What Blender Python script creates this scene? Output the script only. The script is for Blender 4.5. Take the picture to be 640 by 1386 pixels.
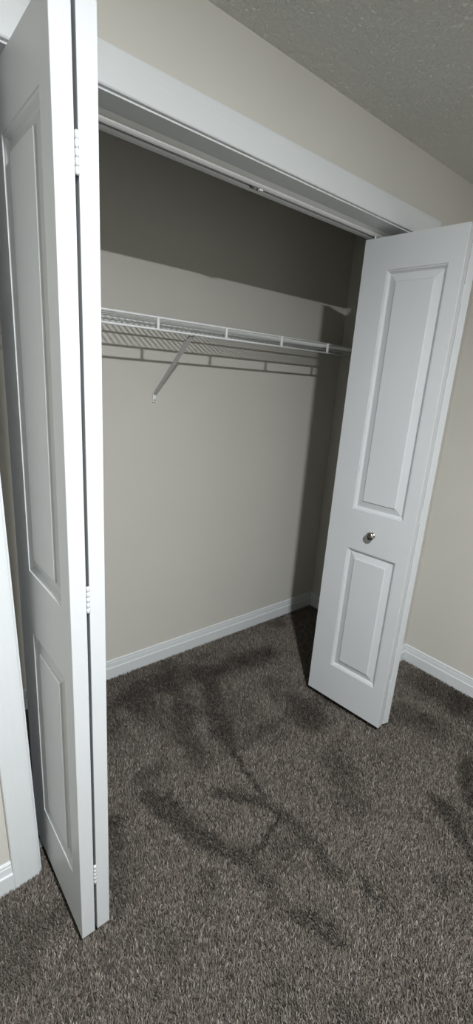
import bpy, bmesh, math
import numpy as np
from mathutils import Vector, Matrix

scene = bpy.context.scene
for o in list(bpy.data.objects):
    bpy.data.objects.remove(o, do_unlink=True)
COL = scene.collection

# ------------------------------------------------------------------ camera, world, exposure
cam_data = bpy.data.cameras.new('camera')
cam = bpy.data.objects.new('camera', cam_data)
COL.objects.link(cam)
cam.location = (-0.2631, -1.1380, 1.4883)
cam.rotation_mode = 'XYZ'
cam.rotation_euler = (1.2894, -0.0674, -0.6785)
cam_data.sensor_fit = 'VERTICAL'
cam_data.sensor_height = 36.0
cam_data.lens = 617.98 / 1386.0 * 36.0
cam_data.clip_start = 0.02
scene.camera = cam

world = bpy.data.worlds.new('world')
scene.world = world
world.use_nodes = True
world.node_tree.nodes['Background'].inputs[0].default_value = (0.5, 0.5, 0.5, 1)
world.node_tree.nodes['Background'].inputs[1].default_value = 0.0
vs = scene.view_settings
vs.view_transform = 'Standard'
vs.look = 'None'
vs.gamma = 1.0
vs.use_curve_mapping = False
vs.exposure = 0.0
LAMP_STRENGTH = 3850.0
LAMP_POS = (0.0, -1.55)

# ------------------------------------------------------------------ dimensions (metres)
ZC = 2.337            # ceiling
ZB = 2.073            # underside of head casing
CW = 0.075            # casing width
XR = 1.561            # right edge of opening
LEAN = 0.0245         # the left jamb is slightly out of plumb
WT = 0.168            # thickness of closet front wall
D = 0.762             # closet back wall
XCL, XCR = -0.46, 2.070   # closet side walls
XRR = 2.035           # room right wall
XRL, YRR = -1.75, -3.3    # room left / rear walls
FZ = -0.012           # carpet backing (pile tips end near z = 0)
BH, BT = 0.0935, 0.014    # baseboard height, thickness

def xl(z):            # left edge of opening at height z
    return -LEAN * z

# ------------------------------------------------------------------ helpers
ORIGIN = {}
def link(o, parent=None):
    COL.objects.link(o)
    if parent is not None:
        o.parent = parent
    return o

def mesh_data(name, verts, faces, mats, smooth=False):
    me = bpy.data.meshes.new(name)
    me.from_pydata([tuple(v) for v in verts], [], faces)
    me.update()
    bm = bmesh.new(); bm.from_mesh(me)
    bmesh.ops.recalc_face_normals(bm, faces=bm.faces)
    bm.to_mesh(me); bm.free()
    for m in (mats if isinstance(mats, (list, tuple)) else [mats]):
        me.materials.append(m)
    if smooth:
        for p in me.polygons:
            p.use_smooth = True
    return me

def obj(name, verts, faces, mat, parent=None, smooth=False):
    """verts in world coordinates; a child is stored relative to its parent's origin."""
    if parent is not None:
        px, py, pz = ORIGIN[parent.name]
        verts = [(x - px, y - py, z - pz) for x, y, z in verts]
    o = bpy.data.objects.new(name, mesh_data(name, verts, faces, mat, smooth))
    link(o, parent)
    ORIGIN[o.name] = ORIGIN[parent.name] if parent is not None else (0, 0, 0)
    return o

def empty(name, loc):
    o = bpy.data.objects.new(name, None)
    o.empty_display_size = 0.1
    o.location = loc
    link(o)
    ORIGIN[o.name] = tuple(loc)
    return o

def tag(o, label=None, cat=None, kind=None, group=None):
    if label: o['label'] = label
    if cat: o['category'] = cat
    if kind: o['kind'] = kind
    if group: o['group'] = group
    return o

def bevel(o, w=0.0015, seg=2, ang=40):
    m = o.modifiers.new('bevel', 'BEVEL')
    m.width = w; m.segments = seg; m.limit_method = 'ANGLE'; m.angle_limit = math.radians(ang)
    return o

def box(x0, x1, y0, y1, z0, z1, off=0):
    v = [(x0,y0,z0),(x1,y0,z0),(x1,y1,z0),(x0,y1,z0),(x0,y0,z1),(x1,y0,z1),(x1,y1,z1),(x0,y1,z1)]
    f = [(0,3,2,1),(4,5,6,7),(0,1,5,4),(1,2,6,5),(2,3,7,6),(3,0,4,7)]
    return v, [tuple(i + off for i in q) for q in f]

def merge(*parts):
    V, F = [], []
    for v, f in parts:
        n = len(V)
        V += list(v); F += [tuple(i + n for i in q) for q in f]
    return V, F

def prism_y(poly, y0, y1):
    """polygon of (x, z) extruded along y"""
    n = len(poly)
    v = [(x, y0, z) for x, z in poly] + [(x, y1, z) for x, z in poly]
    f = [tuple(range(n)), tuple(range(2*n-1, n-1, -1))]
    f += [(i, (i+1) % n, n + (i+1) % n, n + i) for i in range(n)]
    return v, f

def loft(A, B):
    """two equal closed loops -> capped solid"""
    n = len(A)
    v = list(A) + list(B)
    f = [tuple(range(n)), tuple(range(2*n-1, n-1, -1))]
    f += [(i, (i+1) % n, n + (i+1) % n, n + i) for i in range(n)]
    return v, f

def tube(pts, r, seg=8):
    pts = [Vector(p) for p in pts]
    V, F = [], []
    up = Vector((0, 0, 1))
    for i, p in enumerate(pts):
        d = (pts[min(i+1, len(pts)-1)] - pts[max(i-1, 0)]).normalized()
        a = d.cross(up)
        if a.length < 1e-3: a = d.cross(Vector((1, 0, 0)))
        a.normalize(); b = d.cross(a).normalized()
        for k in range(seg):
            t = 2*math.pi*k/seg
            V.append(tuple(p + a*math.cos(t)*r + b*math.sin(t)*r))
    for i in range(len(pts)-1):
        for k in range(seg):
            F.append((i*seg+k, i*seg+(k+1) % seg, (i+1)*seg+(k+1) % seg, (i+1)*seg+k))
    F.append(tuple(range(seg))); F.append(tuple(range(len(V)-1, len(V)-seg-1, -1)))
    return V, F

def lathe(origin, axis, prof, seg=28):
    """prof: list of (distance along axis, radius)"""
    o = Vector(origin); ax = Vector(axis).normalized()
    a = ax.cross(Vector((0, 0, 1)))
    if a.length < 1e-3: a = Vector((1, 0, 0))
    a.normalize(); b = ax.cross(a)
    V, F = [], []
    for h, r in prof:
        for k in range(seg):
            t = 2*math.pi*k/seg
            V.append(tuple(o + ax*h + (a*math.cos(t) + b*math.sin(t))*max(r, 1e-4)))
    for i in range(len(prof)-1):
        for k in range(seg):
            F.append((i*seg+k, i*seg+(k+1) % seg, (i+1)*seg+(k+1) % seg, (i+1)*seg+k))
    F.append(tuple(range(seg))); F.append(tuple(range(len(V)-1, len(V)-seg-1, -1)))
    return V, F

# ------------------------------------------------------------------ materials
def new_mat(name, color, rough=0.5, metal=0.0, spec=0.5):
    m = bpy.data.materials.new(name)
    m.use_nodes = True
    b = m.node_tree.nodes['Principled BSDF']
    b.inputs['Base Color'].default_value = (*color, 1)
    b.inputs['Roughness'].default_value = rough
    b.inputs['Metallic'].default_value = metal
    b.inputs['Specular IOR Level'].default_value = spec
    return m, m.node_tree, b

def coords(nt):
    return nt.nodes.new('ShaderNodeNewGeometry').outputs['Position']

def noise(nt, vec, scale, detail=3, rough=0.5):
    n = nt.nodes.new('ShaderNodeTexNoise')
    n.inputs['Scale'].default_value = scale
    n.inputs['Detail'].default_value = detail
    n.inputs['Roughness'].default_value = rough
    nt.links.new(vec, n.inputs['Vector'])
    return n.outputs['Fac']

def ramp(nt, fac, stops):
    r = nt.nodes.new('ShaderNodeValToRGB')
    nt.links.new(fac, r.inputs['Fac'])
    el = r.color_ramp.elements
    while len(el) < len(stops): el.new(0.5)
    for e, (p, c) in zip(el, stops):
        e.position = p; e.color = (*c, 1) if len(c) == 3 else c
    return r.outputs['Color']

def bump(nt, bsdf, h, strength, dist):
    b = nt.nodes.new('ShaderNodeBump')
    b.inputs['Strength'].default_value = strength
    b.inputs['Distance'].default_value = dist
    nt.links.new(h, b.inputs['Height'])
    nt.links.new(b.outputs['Normal'], bsdf.inputs['Normal'])

def wall_paint():
    m, nt, b = new_mat('beige_wall_paint', (0.57, 0.56, 0.515), 0.75, spec=0.25)
    p = coords(nt)
    nt.links.new(ramp(nt, noise(nt, p, 2.2, 2), [(0.3, (0.56, 0.55, 0.506)), (0.7, (0.58, 0.57, 0.524))]), b.inputs['Base Color'])
    bump(nt, b, noise(nt, p, 420, 2), 0.12, 0.001)
    return m
def trim_paint():
    m, nt, b = new_mat('white_trim_paint', (0.64, 0.67, 0.68), 0.42, spec=0.4)
    p = coords(nt)
    nt.links.new(ramp(nt, noise(nt, p, 6, 4), [(0.25, (0.63, 0.66, 0.67)), (0.75, (0.65, 0.68, 0.69))]), b.inputs['Base Color'])
    bump(nt, b, noise(nt, p, 160, 3), 0.10, 0.0008)
    return m
def door_paint():
    m, nt, b = new_mat('white_door_paint', (0.555, 0.58, 0.595), 0.40, spec=0.4)
    p = coords(nt)
    mp = nt.nodes.new('ShaderNodeMapping'); mp.inputs['Scale'].default_value = (220, 220, 14)
    nt.links.new(p, mp.inputs['Vector'])
    nt.links.new(ramp(nt, noise(nt, p, 5, 3), [(0.25, (0.545, 0.57, 0.585)), (0.75, (0.565, 0.59, 0.605))]), b.inputs['Base Color'])
    bump(nt, b, noise(nt, mp.outputs['Vector'], 1.0, 3), 0.10, 0.0008)
    return m
def ceiling_paint():
    m, nt, b = new_mat('stippled_ceiling', (0.90, 0.90, 0.87), 0.9, spec=0.1)
    p = coords(nt)
    n1 = noise(nt, p, 85, 5, 0.65)
    h = ramp(nt, n1, [(0.38, (0, 0, 0)), (0.62, (1, 1, 1))])
    bump(nt, b, h, 0.8, 0.008)
    return m
def carpet_back():
    m, nt, b = new_mat('carpet_backing', (0.06, 0.055, 0.05), 1.0, spec=0.0)
    p = coords(nt)
    nt.links.new(ramp(nt, noise(nt, p, 260, 3, 0.7), [(0.3, (0.07, 0.062, 0.056)), (0.5, (0.15, 0.136, 0.122)), (0.72, (0.28, 0.26, 0.24))]), b.inputs['Base Color'])
    bump(nt, b, noise(nt, p, 260, 3, 0.7), 0.8, 0.008)
    return m
def carpet_yarn():
    m, nt, b = new_mat('carpet_yarn', (0.1, 0.09, 0.08), 0.9, spec=0.1)
    a = nt.nodes.new('ShaderNodeAttribute'); a.attribute_name = 'yarn'
    nt.links.new(a.outputs['Color'], b.inputs['Base Color'])
    b.inputs['Specular IOR Level'].default_value = 0.0
    return m

M_WALL, M_TRIM, M_DOOR, M_CEIL = wall_paint(), trim_paint(), door_paint(), ceiling_paint()
M_BACK, M_YARN = carpet_back(), carpet_yarn()
M_WIRE = new_mat('white_vinyl_wire', (0.74, 0.76, 0.76), 0.4)[0]
M_NICKEL = new_mat('satin_nickel', (0.42, 0.40, 0.37), 0.26, 1.0)[0]
M_STEEL = new_mat('zinc_steel', (0.34, 0.36, 0.38), 0.45, 0.7)[0]
M_TRACK = new_mat('white_enamel_track', (0.74, 0.75, 0.75), 0.32)[0]
M_GRIME = new_mat('dusty_steel', (0.16, 0.15, 0.14), 0.6, 0.5)[0]
M_BRACE = new_mat('grey_epoxy_steel', (0.50, 0.50, 0.49), 0.45)[0]
m_lit, nt_b, b_b = new_mat('lit_diffuser', (1, 1, 1), 0.5)
b_b.inputs['Emission Color'].default_value = (0.97, 0.985, 1.0, 1)
b_b.inputs['Emission Strength'].default_value = LAMP_STRENGTH

# ------------------------------------------------------------------ structure: shell
def struct(name, vf, mat, label=None):
    o = obj(name, vf[0], vf[1], mat)
    o['kind'] = 'structure'
    if label: o['label'] = label
    return o

T = 0.1
struct('floor', box(XRL-T, XCR+T, YRR-T, D+T, FZ-0.1, FZ), M_BACK, 'dark grey brown carpeted floor running into the closet')
struct('ceiling', box(XRL-T, XCR+T, YRR-T, D+T, ZC, ZC+0.1), M_CEIL, 'grey stippled ceiling over the room')
JT = 0.018            # jamb board thickness
RV = 0.005            # casing reveal
# front wall with the closet opening
wl = [(XRL, FZ), (xl(FZ)+RV-JT, FZ), (xl(ZB)+RV-JT, ZB-RV+JT), (XRL, ZB-RV+JT)]
wr = [(XR-RV+JT, FZ), (XRR, FZ), (XRR, ZB-RV+JT), (XR-RV+JT, ZB-RV+JT)]
wt = [(XRL, ZB-RV+JT), (XRR, ZB-RV+JT), (XRR, ZC), (XRL, ZC)]
struct('wall_front', merge(prism_y(wl, 0, WT), prism_y(wr, 0, WT), prism_y(wt, 0, WT)), M_WALL, 'beige wall around the closet opening')
struct('wall_back', box(XCL-T, XCR+T, D, D+T, FZ, ZC), M_WALL, 'beige back wall inside the closet')
struct('wall_closet_left', box(XCL-T, XCL, WT, D, FZ, ZC), M_WALL, 'beige left side wall inside the closet')
struct('wall_closet_right', box(XCR, XCR+T, WT, D, FZ, ZC), M_WALL, 'shaded right side wall inside the closet')
struct('wall_right', box(XRR, XRR+T+0.035, YRR, WT, FZ, ZC), M_WALL, 'beige room wall right of the closet')
struct('wall_left', box(XRL-T, XRL, YRR, WT, FZ, ZC), M_WALL, 'beige room wall left of the camera')
struct('wall_rear', box(XRL-T, XRR+T, YRR-T, YRR, FZ, ZC), M_WALL, 'beige room wall behind the camera')

# ------------------------------------------------------------------ casing and jambs
CP = [(0, 0), (0, .0085), (.003, .0105), (.012, .0118), (.026, .0130), (.033, .0138), (.046, .0146), (.050, .0152),
      (.060, .0165), (.070, .0165), (.0735, .0155), (.075, .0125), (.075, 0)]
def casing(name, ia, ib, oa, ob, label):
    """ia-ib inner edge, oa-ob outer edge, each (x, z)"""
    def loop(i, o):
        return [(i[0]+(o[0]-i[0])*t/CW, -d, i[1]+(o[1]-i[1])*t/CW) for t, d in CP]
    return struct(name, loft(loop(ia, oa), loop(ib, ob)), M_TRIM, label)
casing('trim_1', (xl(ZB), ZB), (XR, ZB), (xl(ZB)-CW, ZB+CW), (XR+CW, ZB+CW), 'white head casing above the closet opening')
casing('trim_2', (xl(0)+LEAN*FZ, FZ), (xl(ZB), ZB), (-CW, FZ), (xl(ZB)-CW, ZB+CW), 'white casing at the left of the closet opening')
casing('trim_3', (XR, FZ), (XR, ZB), (XR+CW, FZ), (XR+CW, ZB+CW), 'white casing at the right of the closet opening')
ZJ = ZB - RV          # underside of head jamb
struct('trim_4', box(xl(ZB)+RV-JT, XR-RV+JT, -0.0005, WT+.001, ZJ, ZJ+JT), M_TRIM, 'white head jamb carrying the door track')
jl = [(xl(FZ)+RV-JT, FZ), (xl(FZ)+RV, FZ), (xl(ZJ)+RV, ZJ), (xl(ZJ)+RV-JT, ZJ)]
struct('trim_5', prism_y(jl, -0.0005, WT+.001), M_TRIM, 'white left side jamb of the closet')
struct('trim_6', box(XR-RV, XR-RV+JT, -0.0005, WT+.001, FZ, ZJ), M_TRIM, 'white right side jamb of the closet')

# ------------------------------------------------------------------ baseboards
BP = [(0, FZ), (BT, FZ), (BT, .0515), (.0130, .0530), (.0085, .0540), (.0080, .066), (.0070, .077), (.0050, .0800), (.0072, .0830), (.0068, .089), (.0045, .0925), (0, BH)]
def baseboard(name, a, b, n, label, ma=0, mb=0):
    """runs a->b (x, y) on a wall whose room side is n; ma/mb: +1 inside mitre at that end"""
    a, b, n = Vector(a), Vector(b), Vector(n)
    d = (b - a).normalized()
    A = [tuple((a + n*t + d*t*ma)) + (z,) for t, z in BP]
    B = [tuple((b + n*t - d*t*mb)) + (z,) for t, z in BP]
    return struct(name, loft(A, B), M_TRIM, label)
baseboard('baseboard_back', (XCL, D), (XCR, D), (0, -1), 'white baseboard along the closet back wall', 1, 1)
baseboard('baseboard_closet_right', (XCR, WT), (XCR, D), (-1, 0), 'white baseboard on the closet right side wall', 0, 1)
baseboard('baseboard_closet_left', (XCL, WT), (XCL, D), (1, 0), 'white baseboard on the closet left side wall', 0, 1)
baseboard('baseboard_front_left', (XRL, 0), (-CW, 0), (0, -1), 'white baseboard left of the closet casing', 1, 0)
baseboard('baseboard_front_right', (XR+CW, 0), (XRR, 0), (0, -1), 'short white baseboard between right casing and room corner', 0, 1)
baseboard('baseboard_right', (XRR, YRR), (XRR, 0), (-1, 0), 'white baseboard along the right room wall', 1, 1)
baseboard('baseboard_left', (XRL, YRR), (XRL, 0), (1, 0), 'white baseboard along the left room wall', 1, 1)
baseboard('baseboard_rear', (XRL, YRR), (XRR, YRR), (0, 1), 'white baseboard along the rear room wall', 1, 1)

# ------------------------------------------------------------------ bifold doors
LW, LH, LT = 0.391, 2.007, 0.035
DZ = 0.0314
INS = [(0.053, 0.283, 0.181, 0.781), (0.053, 0.283, 0.959, 1.891)]   # s0, s1, z0, z1 (from the hinge edge, from the leaf bottom)
PROF = [(0, 0), (.0010, -.0028), (.0050, -.0036), (.0125, -.0120), (.0155, -.0125), (.0395, -.0056), (.0430, -.0008)]
def leaf(parent, hinge, ang, side, panelled=True):
    """hinge: (x, y) front corner at the hinge edge; ang: direction from the hinge edge to the far edge;
    side +1: front face lies to the left of that direction, -1: to the right"""
    u = Vector((math.cos(ang), math.sin(ang)))
    n = Vector((-u.y, u.x)) * side
    def W(s, d, z):
        return (hinge[0] + u.x*s + n.x*d, hinge[1] + u.y*s + n.y*d, DZ + z)
    ss = [0, .053, .283, LW]
    zz = [0, .181, .781, .959, 1.891, LH]
    V = []; idx = {}
    for j, z in enumerate(zz):
        for i, s in enumerate(ss):
            idx[i, j] = len(V); V.append(W(s, 0, z))
    F = []
    for j in range(5):
        for i in range(3):
            if i == 1 and j in (1, 3): continue
            F.append((idx[i, j], idx[i+1, j], idx[i+1, j+1], idx[i, j+1]))
    k = len(V)
    V += [W(0, -LT, 0), W(LW, -LT, 0), W(LW, -LT, LH), W(0, -LT, LH)]
    F.append((k, k+1, k+2, k+3))
    F.append(tuple(idx[i, 0] for i in range(4)) + (k+1, k))
    F.append(tuple(idx[i, 5] for i in range(4)) + (k+2, k+3))
    F.append(tuple(idx[0, j] for j in range(6)) + (k+3, k))
    F.append(tuple(idx[3, j] for j in range(6)) + (k+2, k+1))
    lf = obj('door_leaf', V, F, M_DOOR, parent)
    bevel(lf, 0.0016, 2, 60)
    for s0, s1, z0, z1 in INS:
        V = []; F = []
        for o, d in PROF:
            V += [W(s0+o, d, z0+o), W(s1-o, d, z0+o), W(s1-o, d, z1-o), W(s0+o, d, z1-o)]
        for r in range(len(PROF)-1):
            for c in range(4):
                F.append((r*4+c, r*4+(c+1) % 4, r*4+4+(c+1) % 4, r*4+4+c))
        m = (len(PROF)-1)*4
        F.append((m, m+1, m+2, m+3))
        rp = obj('raised_panel', V, F, M_DOOR, lf)
        bm = bmesh.new(); bm.from_mesh(rp.data); bm.normal_update()
        if Vector((n.x, n.y, 0)).dot(max(bm.faces, key=lambda f: f.calc_area()).normal) < 0:
            bmesh.ops.reverse_faces(bm, faces=bm.faces)
        bm.to_mesh(rp.data); bm.free()
    return u, n, W, lf

def hinge(parent, x, y, z0, z1):
    h = obj('hinge', *tube([(x, y, z0), (x, y, z1)], 0.0024, 10), M_DOOR, parent, True)
    L = (z1 - z0) / 5
    for k in range(5):
        a = z0 + k*L + 0.0007; b = z0 + (k+1)*L - 0.0007
        obj('knuckle', *lathe((x, y, a), (0, 0, 1), [(0, .0030), (.0006, .0036), (b-a-.0006, .0036), (b-a, .0030)], 14), M_DOOR, h, True)

KNOB = [(0, .0125), (.0015, .0130), (.0030, .0120), (.0040, .0080), (.0090, .0068), (.0130, .0085), (.0160, .0135), (.0195, .0172),
        (.0235, .0184), (.0275, .0172), (.0300, .0140), (.0315, .0100), (.0318, .0060), (.0312, .0010)]
HZ = [(0.204, 0.266), (0.990, 1.052), (1.794, 1.857)]

# left pair, folded flat and standing square to the wall
LA = 1.5823
F0 = Vector((0.0285, -0.2778))
uL = Vector((math.cos(LA), math.sin(LA))); nL = Vector((uL.y, -uL.x))
d1 = empty('door_1', (F0.x + .038, F0.y + .2, 0))
tag(d1, 'white bifold closet door folded flat at the left, hinged edges facing out', 'door', 'structure')
leaf(d1, F0, LA, 1)
F1 = F0 + nL*(2*LT + .0065)
_, n1, W1, _ = leaf(d1, F1, LA, -1)
pm = F0 + nL*(LT + .00325) - uL*0.0005
for a, b in HZ: hinge(d1, pm.x, pm.y, a, b)
k = W1(.172, 0, .8665)
tag(obj('knob', *lathe(k, (n1.x, n1.y, 0), KNOB), M_NICKEL, d1, True), 'satin nickel round knob')
p0 = F0 + uL*(LW - .035) + nL*LT*.5
obj('pivot_pin', *tube([(p0.x, p0.y, DZ+LH-.01), (p0.x, p0.y, ZJ-.004)], .0035), M_STEEL, d1, True)
p1 = F1 + uL*(LW - .035) - nL*LT*.5
obj('guide_pin', *tube([(p1.x, p1.y, DZ+LH-.01), (p1.x, p1.y, ZJ-.004)], .0035), M_STEEL, d1, True)
obj('pivot_pin', *tube([(p0.x, p0.y, DZ+.01), (p0.x, p0.y, .006)], .0045), M_STEEL, d1, True)

# right pair, leading leaf with knob turned to the camera
BA = -1.4768
uB = Vector((math.cos(BA), math.sin(BA))); nB = Vector((uB.y, -uB.x))        # front normal points left
B0 = Vector((1.3389, 0.1133)); BHg = B0 + uB*LW
d2 = empty('door_2', (BHg.x + .05, -.08, 0))
tag(d2, 'white bifold closet door partly folded at the right, nickel knob facing out', 'door', 'structure')
_, n2, W2, _ = leaf(d2, BHg, BA + math.pi, 1)
hp = BHg - n2*(LT + .002)                     # hinge pin line behind the leading leaf
AA = math.radians(90 - 12.0)
uA = Vector((math.cos(AA), math.sin(AA))); nA = Vector((uA.y, -uA.x))        # front normal points right
A0 = hp + nA*(LT + .002)
_, n3, W3, _ = leaf(d2, A0, AA, -1)
for a, b in HZ: hinge(d2, hp.x, hp.y + .003, a, b)
k = W2(.172, 0, .8665)
tag(obj('knob', *lathe(k, (n2.x, n2.y, 0), KNOB), M_NICKEL, d2, True), 'satin nickel round knob')
p = W2(LW - .030, -LT*.5, 0)
obj('guide_pin', *tube([(p[0], p[1], DZ+LH-.01), (p[0], p[1], ZJ-.004)], .0035), M_TRACK, d2, True)
p = W3(LW - .030, -LT*.5, 0)
obj('pivot_pin', *tube([(p[0], p[1], DZ+LH-.01), (p[0], p[1], ZJ-.004)], .0035), M_STEEL, d2, True)
obj('pivot_pin', *tube([(p[0], p[1], DZ+.01), (p[0], p[1], .006)], .0045), M_STEEL, d2, True)
pr = p

# floor brackets that carry the pivots
def bracket(px_, py_, xj, s, label):
    b = empty('pivot_bracket', (px_, py_, 0))
    tag(b, label, 'bracket', group='floor pivot brackets')
    x0, x1 = sorted((xj + s*.001, px_ + s*.022))
    bevel(obj('base_plate', *box(x0, x1, py_-.016, py_+.016, .001, .0045), M_STEEL, b), .001)
    xa, xb = sorted((xj + s*.001, xj + s*.0035))
    bevel(obj('jamb_plate', *box(xa, xb, py_-.016, py_+.016, .0045, .045), M_STEEL, b), .0008)
    return b
bracket(p0.x, p0.y, xl(0)+RV, 1, 'small steel pivot bracket on the carpet under the left bifold door')
bracket(pr[0], pr[1], XR-RV, -1, 'small steel pivot bracket under the right bifold door')

# ------------------------------------------------------------------ door track
TY0, TY1, TH = .076, .113, .019
trk = empty('door_track', (.76, .095, ZJ))
tag(trk, 'white metal bifold track along the underside of the head jamb', 'track')
x0, x1 = xl(ZJ)+RV+.001, XR-RV-.001
TP = [(TY0-.008, ZJ), (TY0-.0065, ZJ-.004), (TY0-.003, ZJ-.0095), (TY0+.0015, ZJ-.0145), (TY0+.0065, ZJ-TH+.0015), (TY0+.0105, ZJ-TH), (TY0+.0135, ZJ-TH), (TY0+.0135, ZJ-TH+.002), (TY0+.008, ZJ-TH+.003),
      (TY0+.004, ZJ-.010), (TY0+.003, ZJ-.002), (TY1-.003, ZJ-.002), (TY1-.003, ZJ-TH+.003), (TY1-.012, ZJ-TH+.002), (TY1-.012, ZJ-TH), (TY1, ZJ-TH), (TY1, ZJ)]
obj('channel', *loft([(x0, y, z) for y, z in TP], [(x1, y, z) for y, z in TP]), M_TRACK, trk)
cx = .76
c = obj('track_clip', *box(cx-.022, cx+.022, TY0+.012, TY1-.010, ZJ-TH-.003, ZJ-.004), M_GRIME, trk)
bevel(c, .002)
obj('clip_screw', *lathe((cx-.008, TY0+.016, ZJ-TH-.003), (0, 0, -1), [(0, .004), (.002, .004), (.003, .002)], 12), M_STEEL, c)
obj('clip_tab', *box(cx+.004, cx+.017, TY0+.007, TY0+.016, ZJ-TH-.006, ZJ-TH-.002), M_TRACK, c)

# ------------------------------------------------------------------ wire shelf
SY, SZ = D-.305, 1.689        # front edge, deck height
LZ = 1.647                    # lower lip rod
sh = empty('wire_shelf', (.8, D-.15, SZ))
tag(sh, 'white wire closet shelf with a hanging front lip on the back wall', 'shelf')
X0, X1 = XCL+.004, XCR-.004
def rod(name, a, b, r): return obj(name, *tube([a, b], r, 8), M_WIRE, sh, True)
rod('front_rod', (X0, SY, SZ), (X1, SY, SZ), .0042)
rod('lip_rod', (X0, SY-.004, LZ), (X1, SY-.004, LZ), .0046)
rod('back_rod', (X0, D-.006, SZ-.004), (X1, D-.006, SZ-.004), .0032)
rod('middle_rod', (X0, D-.14, SZ-.005), (X1, D-.14, SZ-.005), .0036)
tx = [.6330 + .3165*i for i in range(-3, 5)]
for x in tx:
    if X0 < x < X1:
        bevel(obj('lip_tie', *box(x-.0048, x+.0048, SY-.009, SY-.001, LZ-.001, SZ+.002), M_WIRE, sh), .0012)
base = None
n = int((X1-X0-.02)/.0262)
for i in range(n):
    x = X0 + .012 + i*.0262
    if base is None:
        base = obj('cross_wire', *tube([(x, SY, SZ+.003), (x, D-.004, SZ-.001)], .0023, 6), M_WIRE, sh, True)
        bx = x
    else:
        c = base.copy(); COL.objects.link(c); c.parent = sh
        c.location = (x - bx, 0, 0)
for x in (-.3, .0, .32, .64, .95, 1.27, 1.60, 1.90):
    bevel(obj('wall_clip', *box(x-.006, x+.006, D-.011, D-.0005, SZ-.014, SZ+.004), M_WIRE, sh), .0015)
# diagonal brace
for bxx in (.792,):
    br = empty('shelf_brace', (bxx, D, 1.387))
    tag(br, 'grey diagonal support brace under the wire shelf, screwed to the back wall', 'brace')
    t0 = Vector((bxx, SY-.002, LZ+.008)); t1 = Vector((bxx, D-.010, 1.402))
    dv = (t1-t0).normalized(); nv = Vector((0, -dv.z, dv.y)); hw = .0085
    def ring(p, w, h): return [tuple(p + Vector((w, 0, 0)) - nv*h), tuple(p + Vector((w, 0, 0)) + nv*h), tuple(p + Vector((w-.002, 0, 0)) + nv*h), tuple(p + Vector((w-.002, 0, 0)) - nv*(h-.0025)), tuple(p + Vector((-w+.002, 0, 0)) - nv*(h-.0025)), tuple(p + Vector((-w+.002, 0, 0)) + nv*h), tuple(p + Vector((-w, 0, 0)) + nv*h), tuple(p + Vector((-w, 0, 0)) - nv*h)]
    obj('arm', *loft(ring(t0 + dv*.02, hw, .005), ring(t1, hw*.8, .004)), M_BRACE, br)
    hk = [(bxx, SY+.012, LZ-.002), (bxx, SY+.004, LZ+.008), (bxx, SY-.004, LZ+.0065), (bxx, SY-.0085, LZ), (bxx, SY-.004, LZ-.0065)]
    obj('hook', *tube(hk, .0026, 8), M_BRACE, br, True)
    ft = bevel(obj('foot_plate', *box(bxx-.008, bxx+.008, D-.010, D-.0005, 1.366, 1.410), M_WIRE, br), .002)
    obj('screw', *lathe((bxx, D-.010, 1.376), (0, -1, 0), [(0, .0042), (.0012, .0042), (.0024, .0025), (.0026, .0005)], 14), M_STEEL, ft, True)

# ------------------------------------------------------------------ ceiling lamp (behind the camera; lights the room)
lp = empty('ceiling_lamp', (LAMP_POS[0], LAMP_POS[1], ZC))
tag(lp, 'round flush ceiling lamp with a lit shallow dome, behind the camera', 'lamp')
LR, LD = .050, .0105
rim = [(0, LR+.016), (.012, LR+.016), (.018, LR+.010), (.018, LR+.001), (.004, LR+.001)]
obj('rim', *lathe((*LAMP_POS, ZC-.001), (0, 0, -1), rim, 40), M_TRIM, lp, True)
obj('diffuser', *lathe((*LAMP_POS, ZC-.017), (0, 0, -1), [(LD*math.sin(a), LR*math.cos(a)) for a in [math.pi/2*k/9 for k in range(10)]], 40), m_lit, lp, True)

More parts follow.
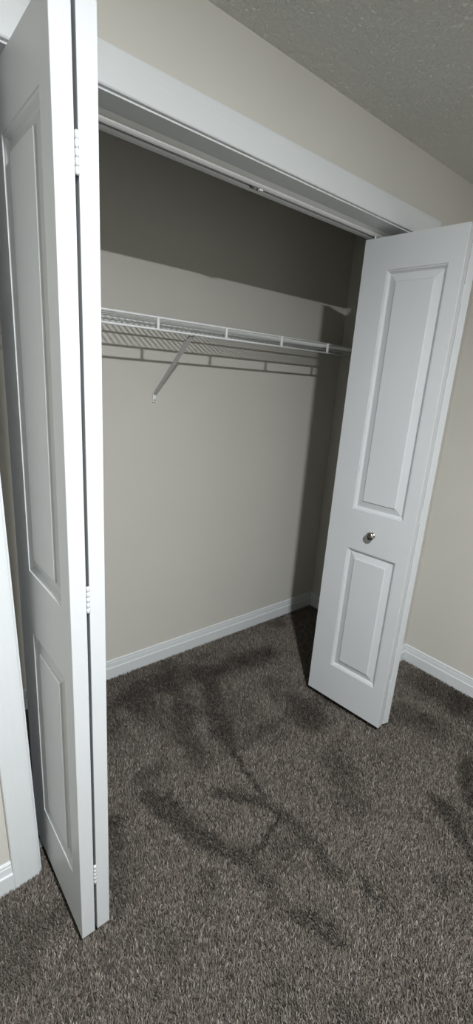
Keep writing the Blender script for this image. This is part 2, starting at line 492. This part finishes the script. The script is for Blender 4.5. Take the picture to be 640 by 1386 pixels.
# ------------------------------------------------------------------ carpet pile
rng = np.random.default_rng(7)
STROKES = [  # trodden pile marks, nap shade painted in: points (x, y), half width, strength
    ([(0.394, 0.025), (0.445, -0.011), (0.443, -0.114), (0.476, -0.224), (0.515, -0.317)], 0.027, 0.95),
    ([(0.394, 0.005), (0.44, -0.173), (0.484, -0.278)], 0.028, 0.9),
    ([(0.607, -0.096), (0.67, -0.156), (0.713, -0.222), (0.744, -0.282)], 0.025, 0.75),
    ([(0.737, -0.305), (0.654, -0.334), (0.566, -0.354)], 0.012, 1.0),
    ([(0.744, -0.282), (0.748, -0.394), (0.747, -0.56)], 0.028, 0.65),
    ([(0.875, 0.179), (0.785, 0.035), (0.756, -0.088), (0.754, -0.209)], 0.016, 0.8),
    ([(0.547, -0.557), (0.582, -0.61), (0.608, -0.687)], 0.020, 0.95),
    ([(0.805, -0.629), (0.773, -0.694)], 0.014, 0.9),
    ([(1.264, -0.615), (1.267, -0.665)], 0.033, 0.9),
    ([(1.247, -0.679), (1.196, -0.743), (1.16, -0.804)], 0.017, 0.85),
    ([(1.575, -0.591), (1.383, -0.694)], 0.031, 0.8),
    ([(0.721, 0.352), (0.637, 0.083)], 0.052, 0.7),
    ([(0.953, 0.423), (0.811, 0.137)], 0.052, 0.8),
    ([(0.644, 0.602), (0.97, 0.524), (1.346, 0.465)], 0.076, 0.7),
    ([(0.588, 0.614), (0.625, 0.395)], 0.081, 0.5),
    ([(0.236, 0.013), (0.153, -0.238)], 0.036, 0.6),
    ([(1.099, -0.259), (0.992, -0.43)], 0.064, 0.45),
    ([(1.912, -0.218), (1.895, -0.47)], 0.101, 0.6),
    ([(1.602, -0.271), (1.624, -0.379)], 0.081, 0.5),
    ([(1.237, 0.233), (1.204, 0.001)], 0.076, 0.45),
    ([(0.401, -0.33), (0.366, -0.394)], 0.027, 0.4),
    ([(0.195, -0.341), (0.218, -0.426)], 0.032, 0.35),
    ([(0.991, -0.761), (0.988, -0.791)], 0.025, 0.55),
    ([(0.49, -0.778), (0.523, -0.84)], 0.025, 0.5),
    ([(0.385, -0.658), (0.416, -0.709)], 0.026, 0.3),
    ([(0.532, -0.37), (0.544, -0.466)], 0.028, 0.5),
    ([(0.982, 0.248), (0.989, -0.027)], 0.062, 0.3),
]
def vnoise(x, y, s, seed):
    g = np.random.default_rng(seed).random((256, 256))
    fx, fy = x/s + 97.3, y/s + 61.7
    ix, iy = np.floor(fx).astype(int), np.floor(fy).astype(int)
    tx_, ty_ = fx-ix, fy-iy
    tx_ = tx_*tx_*(3-2*tx_); ty_ = ty_*ty_*(3-2*ty_)
    a, b = g[ix % 256, iy % 256], g[(ix+1) % 256, iy % 256]
    c, d = g[ix % 256, (iy+1) % 256], g[(ix+1) % 256, (iy+1) % 256]
    return (a*(1-tx_)+b*tx_)*(1-ty_) + (c*(1-tx_)+d*tx_)*ty_
def scatter(xa, xb, ya, yb, per_m2):
    k = int((xb-xa)*(yb-ya)*per_m2)
    return np.stack([rng.uniform(xa, xb, k), rng.uniform(ya, yb, k)], 1)
P = np.vstack([scatter(-.55, 2.03, -1.35, 0, 105000), scatter(0, 1.56, 0, WT, 90000), scatter(-.45, 2.06, WT, D-.01, 80000)])
x, y = P[:, 0], P[:, 1]
wx = x + (vnoise(x, y, .03, 1)-.5)*.03
wy = y + (vnoise(x, y, .03, 2)-.5)*.03
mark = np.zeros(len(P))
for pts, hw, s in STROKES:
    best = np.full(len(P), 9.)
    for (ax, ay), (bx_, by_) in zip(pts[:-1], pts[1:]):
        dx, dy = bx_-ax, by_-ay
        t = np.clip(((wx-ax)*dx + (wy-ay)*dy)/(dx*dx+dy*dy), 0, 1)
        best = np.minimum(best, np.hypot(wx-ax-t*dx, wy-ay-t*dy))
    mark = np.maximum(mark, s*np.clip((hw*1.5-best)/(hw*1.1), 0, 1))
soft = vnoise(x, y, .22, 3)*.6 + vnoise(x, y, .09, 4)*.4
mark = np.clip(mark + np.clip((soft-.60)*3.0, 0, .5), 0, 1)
N = len(P)
lean_a = 0.95 + (vnoise(x, y, .12, 5)-.5)*1.6 + mark*2.6 + rng.normal(0, 1.1, N)
lean_l = rng.uniform(.1, .7, N)
hgt = rng.uniform(.0095, .0150, N)*(1-.22*mark)
wid = rng.uniform(.0009, .0017, N)
ori = rng.uniform(0, math.pi, N)
du = np.stack([np.cos(ori), np.sin(ori), np.zeros(N)], 1)*wid[:, None]
ld = np.stack([np.cos(lean_a), np.sin(lean_a)], 1)*(lean_l*hgt)[:, None]
b0 = np.stack([x, y, np.full(N, FZ)], 1)
mid = b0.copy(); mid[:, :2] += ld*.4; mid[:, 2] += hgt*.6
tip = b0.copy(); tip[:, :2] += ld; tip[:, 2] += hgt
verts = np.stack([b0-du, b0+du, mid+du*.95, mid-du*.95, tip+du*.45, tip-du*.45], 1).reshape(-1, 3).astype(np.float32)
i6 = (np.arange(N)*6)[:, None]
quads = np.concatenate([i6 + np.array([0, 1, 2, 3]), i6 + np.array([3, 2, 4, 5])], 1).reshape(-1).astype(np.int32)
me = bpy.data.meshes.new('carpet_pile')
me.vertices.add(N*6); me.vertices.foreach_set('co', verts.ravel())
me.loops.add(len(quads)); me.loops.foreach_set('vertex_index', quads)
me.polygons.add(N*2); me.polygons.foreach_set('loop_start', np.arange(N*2, dtype=np.int32)*4)
me.polygons.foreach_set('loop_total', np.full(N*2, 4, dtype=np.int32))
me.update(calc_edges=True)
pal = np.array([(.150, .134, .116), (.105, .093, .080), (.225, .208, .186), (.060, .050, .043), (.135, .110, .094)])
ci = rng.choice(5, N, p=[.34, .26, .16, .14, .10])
colr = pal[ci]*1.42*(rng.uniform(.8, 1.2, N)*(1-.55*mark))[:, None]  # yarn colour darkened along the marks to carry the nap's shade
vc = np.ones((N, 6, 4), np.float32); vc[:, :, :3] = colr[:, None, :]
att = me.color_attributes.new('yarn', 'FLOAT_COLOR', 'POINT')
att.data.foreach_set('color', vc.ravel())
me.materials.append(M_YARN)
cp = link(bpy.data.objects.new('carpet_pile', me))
tag(cp, 'dark grey brown cut pile of the carpet with trodden marks and painted nap shade', 'carpet', 'stuff')
